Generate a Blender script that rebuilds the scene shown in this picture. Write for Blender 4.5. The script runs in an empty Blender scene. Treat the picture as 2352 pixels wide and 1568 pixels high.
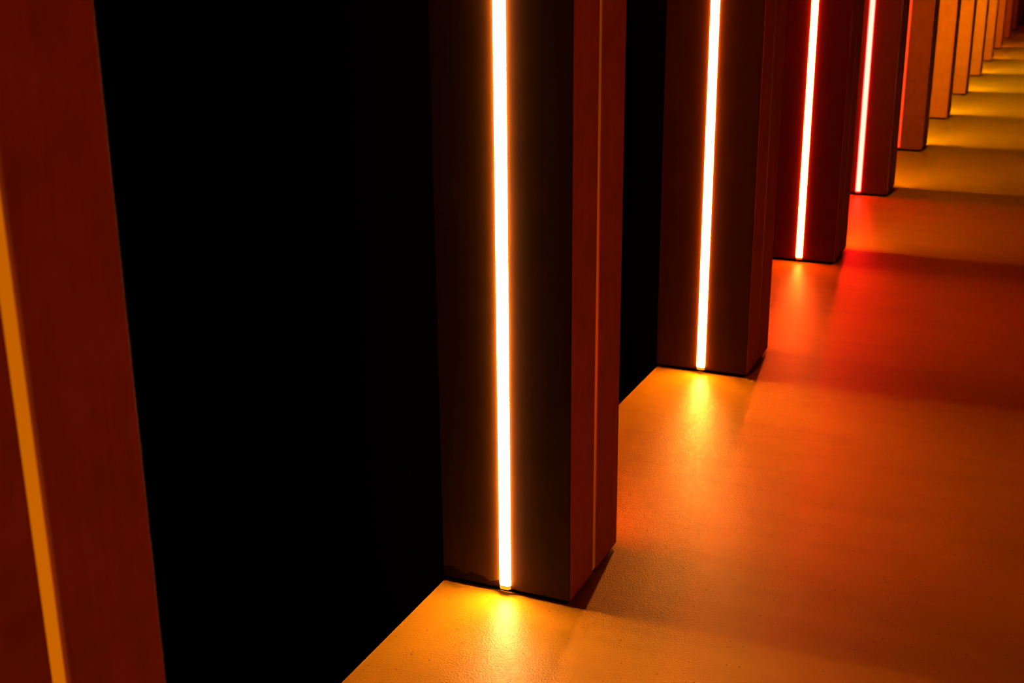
import bpy, bmesh, math
from mathutils import Matrix, Vector

# ------------------------------------------------------------------ measures
LENS_PX, YAW, PITCH, ROLL, CAM_X, CAM_Y, CAM_Z = 2898.8, 0.41658, 0.31394, -0.00855, 1.2666, -2.4404, 1.5
STEP, STRIP_X, COL_W, COL_D = 1.7092, 0.16374, 0.32868, 0.33077
COL_H = 3.0
GAP = 0.013            # shadow gap under every column
SW = 0.0285            # width of a lit strip
T = 0.018              # panel thickness

scene = bpy.context.scene
col = scene.collection

# ------------------------------------------------------------------ materials
def new_mat(name):
    m = bpy.data.materials.new(name); m.use_nodes = True
    nt = m.node_tree; nt.nodes.clear()
    out = nt.nodes.new('ShaderNodeOutputMaterial')
    return m, nt, out

def emit_mat(name, c, strength=1.0):
    m, nt, out = new_mat(name)
    e = nt.nodes.new('ShaderNodeEmission')
    e.inputs[0].default_value = (*c, 1); e.inputs[1].default_value = strength
    nt.links.new(e.outputs[0], out.inputs[0])
    return m

def panel_mat(name, base, dark, rough=0.6, chip=False, spec=0.15):
    m, nt, out = new_mat(name)
    N, Lk = nt.nodes.new, nt.links.new
    b = N('ShaderNodeBsdfPrincipled'); Lk(b.outputs[0], out.inputs[0])
    tc = N('ShaderNodeTexCoord')
    n = N('ShaderNodeTexNoise'); n.inputs['Scale'].default_value = 9; n.inputs['Detail'].default_value = 8
    n.inputs['Roughness'].default_value = 0.65
    Lk(tc.outputs['Object'], n.inputs['Vector'])
    r = N('ShaderNodeValToRGB'); r.color_ramp.elements[0].position = 0.32; r.color_ramp.elements[1].position = 0.68
    r.color_ramp.elements[0].color = (*dark, 1); r.color_ramp.elements[1].color = (*base, 1)
    Lk(n.outputs['Fac'], r.inputs['Fac'])
    # faint vertical scuffs
    mp = N('ShaderNodeMapping'); mp.inputs['Scale'].default_value = (60, 60, 2.5)
    Lk(tc.outputs['Object'], mp.inputs['Vector'])
    n2 = N('ShaderNodeTexNoise'); n2.inputs['Scale'].default_value = 1.5; n2.inputs['Detail'].default_value = 4
    Lk(mp.outputs[0], n2.inputs['Vector'])
    mr = N('ShaderNodeMapRange'); mr.inputs['From Min'].default_value = .3; mr.inputs['From Max'].default_value = .7
    mr.inputs['To Min'].default_value = .93; mr.inputs['To Max'].default_value = 1.03
    Lk(n2.outputs['Fac'], mr.inputs['Value'])
    mx = N('ShaderNodeMix'); mx.data_type = 'RGBA'; mx.blend_type = 'MULTIPLY'; mx.inputs[0].default_value = 1
    Lk(r.outputs[0], mx.inputs[6]); Lk(mr.outputs[0], mx.inputs[7])
    last = mx.outputs[2]
    if chip:   # ragged damp stain along the foot of the panel
        sx = N('ShaderNodeSeparateXYZ'); Lk(tc.outputs['Object'], sx.inputs[0])
        n3 = N('ShaderNodeTexNoise'); n3.inputs['Scale'].default_value = 22; n3.inputs['Detail'].default_value = 6
        Lk(tc.outputs['Object'], n3.inputs['Vector'])
        a = N('ShaderNodeMath'); a.operation = 'MULTIPLY_ADD'        # height limit = noise*0.06-0.012
        Lk(n3.outputs['Fac'], a.inputs[0]); a.inputs[1].default_value = 0.075; a.inputs[2].default_value = 0.002
        fall = N('ShaderNodeMapRange'); Lk(sx.outputs['X'], fall.inputs['Value'])
        fall.inputs['From Min'].default_value = 0.05; fall.inputs['From Max'].default_value = 0.155
        fall.inputs['To Min'].default_value = 0.0; fall.inputs['To Max'].default_value = 0.022
        lim = N('ShaderNodeMath'); lim.operation = 'SUBTRACT'; Lk(a.outputs[0], lim.inputs[0]); Lk(fall.outputs[0], lim.inputs[1])
        lt = N('ShaderNodeMath'); lt.operation = 'LESS_THAN'; Lk(sx.outputs['Z'], lt.inputs[0]); Lk(lim.outputs[0], lt.inputs[1])
        m2 = N('ShaderNodeMix'); m2.data_type = 'RGBA'; Lk(lt.outputs[0], m2.inputs[0])
        Lk(last, m2.inputs[6]); m2.inputs[7].default_value = (dark[0]*.4, dark[1]*.3, dark[2]*.3, 1)
        last = m2.outputs[2]
    Lk(last, b.inputs['Base Color'])
    b.inputs['Roughness'].default_value = rough
    b.inputs['Specular IOR Level'].default_value = spec
    bp = N('ShaderNodeBump'); bp.inputs['Strength'].default_value = 0.08; bp.inputs['Distance'].default_value = 0.002
    n4 = N('ShaderNodeTexNoise'); n4.inputs['Scale'].default_value = 160; Lk(tc.outputs['Object'], n4.inputs['Vector'])
    Lk(n4.outputs['Fac'], bp.inputs['Height']); Lk(bp.outputs[0], b.inputs['Normal'])
    return m

def flat_mat(name, c, rough=0.9, spec=0.0):
    m, nt, out = new_mat(name)
    b = nt.nodes.new('ShaderNodeBsdfPrincipled'); nt.links.new(b.outputs[0], out.inputs[0])
    b.inputs['Base Color'].default_value = (*c, 1); b.inputs['Roughness'].default_value = rough
    b.inputs['Specular IOR Level'].default_value = spec
    return m

def floor_mat():
    m, nt, out = new_mat('speckled_resin_floor')
    N, Lk = nt.nodes.new, nt.links.new
    b = N('ShaderNodeBsdfPrincipled'); Lk(b.outputs[0], out.inputs[0])
    g = N('ShaderNodeNewGeometry')
    big = N('ShaderNodeTexNoise'); big.inputs['Scale'].default_value = 2.2; big.inputs['Detail'].default_value = 7
    big.inputs['Roughness'].default_value = 0.6
    Lk(g.outputs['Position'], big.inputs['Vector'])
    r = N('ShaderNodeValToRGB'); r.color_ramp.elements[0].position = .3; r.color_ramp.elements[1].position = .72
    r.color_ramp.elements[0].color = (.44, .30, .012, 1); r.color_ramp.elements[1].color = (.54, .37, .016, 1)
    Lk(big.outputs['Fac'], r.inputs['Fac'])
    # stretched wavy smears
    mp = N('ShaderNodeMapping'); mp.inputs['Scale'].default_value = (1.2, 7, 1); mp.inputs['Rotation'].default_value = (0, 0, -.25)
    Lk(g.outputs['Position'], mp.inputs['Vector'])
    sm = N('ShaderNodeTexNoise'); sm.inputs['Scale'].default_value = 1.6; sm.inputs['Detail'].default_value = 5
    sm.inputs['Distortion'].default_value = .8
    Lk(mp.outputs[0], sm.inputs['Vector'])
    mr = N('ShaderNodeMapRange'); mr.inputs['From Min'].default_value = .33; mr.inputs['From Max'].default_value = .55
    mr.inputs['To Min'].default_value = .93; mr.inputs['To Max'].default_value = 1.0
    Lk(sm.outputs['Fac'], mr.inputs['Value'])
    mx = N('ShaderNodeMix'); mx.data_type = 'RGBA'; mx.blend_type = 'MULTIPLY'; mx.inputs[0].default_value = 1
    Lk(r.outputs[0], mx.inputs[6]); Lk(mr.outputs[0], mx.inputs[7])
    # sparse dark specks
    def specks(scale, size, keep):
        v = N('ShaderNodeTexVoronoi'); v.inputs['Scale'].default_value = scale
        Lk(g.outputs['Position'], v.inputs['Vector'])
        a = N('ShaderNodeMath'); a.operation = 'LESS_THAN'; Lk(v.outputs['Distance'], a.inputs[0]); a.inputs[1].default_value = size
        s = N('ShaderNodeSeparateColor'); Lk(v.outputs['Color'], s.inputs[0])
        c = N('ShaderNodeMath'); c.operation = 'LESS_THAN'; Lk(s.outputs[0], c.inputs[0]); c.inputs[1].default_value = keep
        d = N('ShaderNodeMath'); d.operation = 'MULTIPLY'; Lk(a.outputs[0], d.inputs[0]); Lk(c.outputs[0], d.inputs[1])
        return d.outputs[0]
    s1, s2 = specks(62, .11, .30), specks(24, .05, .30)
    ad = N('ShaderNodeMath'); ad.operation = 'MAXIMUM'; Lk(s1, ad.inputs[0]); Lk(s2, ad.inputs[1])
    sc = N('ShaderNodeMath'); sc.operation = 'MULTIPLY'; Lk(ad.outputs[0], sc.inputs[0]); sc.inputs[1].default_value = .65
    m2 = N('ShaderNodeMix'); m2.data_type = 'RGBA'; Lk(sc.outputs[0], m2.inputs[0])
    Lk(mx.outputs[2], m2.inputs[6]); m2.inputs[7].default_value = (.05, .02, .01, 1)
    Lk(m2.outputs[2], b.inputs['Base Color'])
    rr = N('ShaderNodeMapRange'); rr.inputs['To Min'].default_value = .34; rr.inputs['To Max'].default_value = .44
    Lk(big.outputs['Fac'], rr.inputs['Value']); Lk(rr.outputs[0], b.inputs['Roughness'])
    b.inputs['Specular IOR Level'].default_value = .25
    # orange-peel surface
    f = N('ShaderNodeTexNoise'); f.inputs['Scale'].default_value = 220; f.inputs['Detail'].default_value = 3
    Lk(g.outputs['Position'], f.inputs['Vector'])
    bp = N('ShaderNodeBump'); bp.inputs['Strength'].default_value = .6; bp.inputs['Distance'].default_value = .0022
    Lk(f.outputs['Fac'], bp.inputs['Height']); Lk(bp.outputs[0], b.inputs['Normal'])
    return m

# ------------------------------------------------------------------ mesh helpers
def box(bm, x0, x1, y0, y1, z0, z1, bev=0.0):
    r = bmesh.ops.create_cube(bm, size=1)
    vs = r['verts']
    for v in vs:
        v.co = Vector((x0 if v.co.x < 0 else x1, y0 if v.co.y < 0 else y1, z0 if v.co.z < 0 else z1))
    if bev:
        es = list({e for v in vs for e in v.link_edges})
        bmesh.ops.bevel(bm, geom=es, offset=bev, segments=2, profile=.5, affect='EDGES')

def prism(bm, prof, z0, z1):
    """prof = closed list of (x, y), extruded from z0 to z1"""
    lo = [bm.verts.new((x, y, z0)) for x, y in prof]; hi = [bm.verts.new((x, y, z1)) for x, y in prof]
    n = len(prof)
    for i in range(n):
        bm.faces.new((lo[i], lo[(i+1) % n], hi[(i+1) % n], hi[i]))
    bm.faces.new(lo[::-1]); bm.faces.new(hi)

def obj(name, bm, mat, parent=None, **props):
    bmesh.ops.recalc_face_normals(bm, faces=bm.faces)
    me = bpy.data.meshes.new(name); bm.to_mesh(me); bm.free()
    me.materials.append(mat)
    o = bpy.data.objects.new(name, me); col.objects.link(o)
    if parent: o.parent = parent
    for k, v in props.items(): o[k] = v
    return o

# ------------------------------------------------------------------ setting
Y0, Y1 = -4.5, STEP*17.5
XR = 4.2
bm = bmesh.new(); box(bm, -0.6, XR, Y0, Y1, -0.1, 0)
obj('floor', bm, floor_mat(), kind='structure')
bm = bmesh.new(); box(bm, -0.10, 0.0, Y0, Y1, 0, COL_H)
obj('wall_left', bm, flat_mat('void_black_cladding', (.0006, .0003, .0002), 1.0, 0.0), kind='structure')
bm = bmesh.new(); box(bm, -0.10, XR, Y0, Y1, COL_H, COL_H+.1)
obj('ceiling', bm, flat_mat('black_ceiling_paint', (.01, .008, .006)), kind='structure')

# ------------------------------------------------------------------ columns
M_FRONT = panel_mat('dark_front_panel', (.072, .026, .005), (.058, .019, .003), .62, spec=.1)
M_FRONT_RED_LIT = panel_mat('front_panel_painted_red_light', (.12, .015, .004), (.10, .011, .003), .62, spec=.1)  # redder copy of the dark panel, red strip light painted into its colour
M_FRONT_HALF_LIT = panel_mat('front_panel_painted_dim_light', (.24, .070, .008), (.20, .056, .006), .62, spec=.1)  # lighter copy of the dark panel, some rear-strip light painted in
M_FRONT_LIT = panel_mat('front_panel_painted_light', (.48, .19, .01), (.42, .16, .008), .62, spec=.1)  # lightest copy for the far columns, strong rear-strip light put into the colour
M_FRONT1 = panel_mat('dark_front_panel_stained', (.088, .044, .006), (.070, .033, .004), .62, spec=.1, chip=True)
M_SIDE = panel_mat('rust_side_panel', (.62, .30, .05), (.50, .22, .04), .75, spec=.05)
M_PLINTH = flat_mat('black_plinth', (.004, .003, .003))
M_CHANNEL = flat_mat('black_channel', (.006, .004, .003), .6, .1)

AMBER, ORANGE = (1, .40, .012), (1, .30, .012)
#  index: (front rgb, front power, rear rgb, rear power, side-slit reflection rgb low, high)
SPEC = {
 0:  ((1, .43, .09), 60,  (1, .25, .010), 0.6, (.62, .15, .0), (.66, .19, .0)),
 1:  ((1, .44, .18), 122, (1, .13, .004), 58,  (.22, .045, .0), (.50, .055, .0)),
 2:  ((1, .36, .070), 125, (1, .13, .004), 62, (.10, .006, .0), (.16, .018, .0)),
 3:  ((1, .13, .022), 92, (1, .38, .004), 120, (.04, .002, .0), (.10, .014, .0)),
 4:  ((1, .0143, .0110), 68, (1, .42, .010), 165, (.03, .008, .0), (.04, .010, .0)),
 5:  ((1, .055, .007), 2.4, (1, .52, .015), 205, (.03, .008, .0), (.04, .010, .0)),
 6:  ((1, .30, .01), 2, (1, .56, .015), 225, None, None),
 7:  ((1, .30, .01), 2, (1, .60, .015), 235, None, None),
 8:  ((1, .30, .01), 2, (1, .56, .015), 215, None, None),
 9:  ((1, .25, .01), 2, (1, .45, .015), 160, None, None),
 10: ((1, .2, .01), 2, (1, .30, .010), 90, None, None),
 11: ((1, .1, .01), 1, (1, .16, .010), 36, None, None),
 12: ((1, .02, .01), 1, (1, .05, .010), 10, None, None),
 13: ((1, .02, .01), 1, (1, .02, .010), 3, None, None),
 14: ((1, .02, .01), 1, (1, .02, .010), 2, None, None),
}
LABELS = {
 0: 'nearest column at the left picture edge, blurred rust-brown side with orange slit',
 1: 'large square column with brightest amber-white strip, standing left of centre on yellow-lit floor',
 2: 'dark column behind the large central one, white strip with yellow fringe, thin side slit',
 3: 'dark red column with white strip throwing an orange streak on the floor',
 4: 'dark red-lit column with cream-white red-edged strip, just before the thin red strip',
 5: 'brown column with the thin dim orange-red strip at its left edge',
 6: 'orange-brown column directly behind the one with the thin orange-red strip',
 7: 'orange column second behind the one with the thin orange-red strip',
 8: 'blurred bright orange column third behind the one with the thin orange-red strip',
 9: 'small blurred orange column fourth behind the one with the thin orange-red strip',
 10: 'distant brownish orange column fifth behind the one with the thin orange-red strip',
 11: 'distant rust-coloured column sixth behind the one with the thin orange-red strip',
 12: 'distant dim brown column seventh behind the one with the thin orange-red strip',
 13: 'very dark red column next to last of the distant row in the upper right corner',
 14: 'near-black red column, farthest in the row at the upper right picture edge',
}

def strip_bm(side, z0, z1):
    """lit diffuser, slightly proud of the panel; side -1 = front, +1 = rear"""
    h = SW/2; p = 0.0068
    yf = 0.0 if side < 0 else COL_D
    s = side
    prof = [(STRIP_X-h, yf-s*.006), (STRIP_X-h, yf), (STRIP_X-h+.005, yf+s*p),
            (STRIP_X+h-.005, yf+s*p), (STRIP_X+h, yf), (STRIP_X+h, yf-s*.006)]
    bm = bmesh.new(); prism(bm, prof, z0, z1)
    return bm

def face_panel_bm(side):
    """front or rear panel: two boards either side of the strip slot, joined behind it"""
    h = SW/2
    bm = bmesh.new()
    a, b = (0.0, T) if side < 0 else (COL_D-T, COL_D)
    box(bm, 0.0, STRIP_X-h, a, b, GAP, COL_H, .0012)
    box(bm, STRIP_X+h, COL_W-.0015, a, b, GAP, COL_H, .0012)
    return bm

def side_reflection_mat(i, lo, hi):  # emission ramp paints the slit's reflection of lights across the corridor
    m, nt, out = new_mat('side_slit_painted_reflection')
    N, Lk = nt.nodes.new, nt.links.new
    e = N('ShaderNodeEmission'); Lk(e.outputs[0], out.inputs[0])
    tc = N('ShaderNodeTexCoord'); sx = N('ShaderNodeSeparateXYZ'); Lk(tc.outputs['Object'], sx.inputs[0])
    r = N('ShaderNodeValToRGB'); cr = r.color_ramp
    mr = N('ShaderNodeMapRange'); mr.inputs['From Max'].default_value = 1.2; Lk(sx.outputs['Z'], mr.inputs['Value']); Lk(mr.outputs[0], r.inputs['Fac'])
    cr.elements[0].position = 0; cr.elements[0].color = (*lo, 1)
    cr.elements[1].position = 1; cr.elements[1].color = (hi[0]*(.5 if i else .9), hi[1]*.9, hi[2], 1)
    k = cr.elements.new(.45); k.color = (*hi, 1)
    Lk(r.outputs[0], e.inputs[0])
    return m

for i in range(15):
    fr, fp, rr, rp, lo, hi = SPEC[i]
    t = bpy.data.objects.new('illuminated_column', None); col.objects.link(t)
    t.location = (0, (i-1)*STEP, 0)
    t['label'] = LABELS[i]; t['category'] = 'column'; t['kind'] = 'thing'; t['group'] = 'row of illuminated columns along the black wall'
    obj('front_panel', face_panel_bm(-1), M_FRONT1 if i == 1 else M_FRONT if i < 3 else M_FRONT_RED_LIT if i < 5 else M_FRONT_HALF_LIT if i == 5 else M_FRONT_LIT, t)
    obj('rear_panel', face_panel_bm(1), M_FRONT, t)
    # corridor side: two boards with a slit between them
    c = COL_D*.5; sl = .0260
    bm = bmesh.new()
    box(bm, COL_W-T, COL_W, .0195-.018+.0015, c-sl/2, GAP, COL_H, .0012)
    box(bm, COL_W-T, COL_W, c+sl/2, COL_D-.003, GAP, COL_H, .0012)
    sp = obj('side_panel', bm, M_SIDE, t)
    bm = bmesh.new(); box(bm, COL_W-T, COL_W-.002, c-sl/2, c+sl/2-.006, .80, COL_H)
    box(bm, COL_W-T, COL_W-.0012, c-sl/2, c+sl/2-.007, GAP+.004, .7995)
    obj('side_slit', bm, side_reflection_mat(i, lo or (.03, .008, 0), hi or (.04, .01, 0)), t)
    # strips with their holders
    for s, cc, pw, nm in ((-1, fr, fp, 'light_strip'), (1, rr, rp, 'light_strip')):
        st = obj(nm, strip_bm(s, GAP+.010, COL_H-.01), emit_mat('strip_glow', cc, pw), t)
        bm = strip_bm(s, GAP, GAP+.010)
        k = min(pw, 60)*.022
        obj('strip_end_cap', bm, emit_mat('strip_end_glow', (cc[0], cc[1]*.95, cc[1]*.07), k), st)
    # dark core that closes the hollow, and the recessed plinth
    bm = bmesh.new(); box(bm, .004, COL_W-T, T, COL_D-T, GAP, COL_H)
    obj('core', bm, M_CHANNEL, t)
    bm = bmesh.new(); box(bm, .010, COL_W-.010, .010, COL_D-.010, 0, GAP)
    obj('plinth', bm, M_PLINTH, t)

# ------------------------------------------------------------------ lamps across the corridor
def area(name, loc, target, sx, sy, color, power):
    d = bpy.data.lights.new(name, 'AREA'); d.shape = 'RECTANGLE'; d.size = sx; d.size_y = sy
    d.color = color; d.energy = power
    o = bpy.data.objects.new(name, d); col.objects.link(o)
    o.location = loc
    o.rotation_euler = (Vector(target)-Vector(loc)).to_track_quat('-Z', 'Y').to_euler()
    return o
area('wash_near', (3.4, -1.2, 1.9), (.3, -.4, 1.9), .8, 2.0, (1, .09, .0), 21)
area('wash_middle', (3.8, 2.6, 2.2), (1.4, 2.6, 0), .8, 1.6, (1, .10, .0), 4)

w = bpy.data.worlds.new('dark_world'); scene.world = w; w.use_nodes = True
w.node_tree.nodes['Background'].inputs[0].default_value = (.0010, .0002, .00005, 1)
w.node_tree.nodes['Background'].inputs[1].default_value = 1

# ------------------------------------------------------------------ camera
f = Vector((-math.sin(YAW)*math.cos(PITCH), math.cos(YAW)*math.cos(PITCH), -math.sin(PITCH)))
r = Vector((math.cos(YAW), math.sin(YAW), 0)); u = r.cross(f)
r2 = r*math.cos(ROLL)+u*math.sin(ROLL); u2 = -r*math.sin(ROLL)+u*math.cos(ROLL)
cd = bpy.data.cameras.new('camera'); cam = bpy.data.objects.new('camera', cd); col.objects.link(cam)
cam.matrix_world = Matrix(((r2.x, u2.x, -f.x, CAM_X), (r2.y, u2.y, -f.y, CAM_Y), (r2.z, u2.z, -f.z, CAM_Z), (0, 0, 0, 1)))
cd.sensor_width = 36; cd.lens = LENS_PX/2352*36
cd.clip_start = .05; cd.clip_end = 200
cd.dof.use_dof = True; cd.dof.focus_distance = 2.85; cd.dof.aperture_fstop = 6.3
scene.camera = cam

scene.view_settings.view_transform = 'Standard'
scene.view_settings.look = 'None'
scene.view_settings.exposure = 0
scene.view_settings.gamma = 0.8
scene.cycles.use_denoising = True
scene.cycles.sample_clamp_indirect = 4
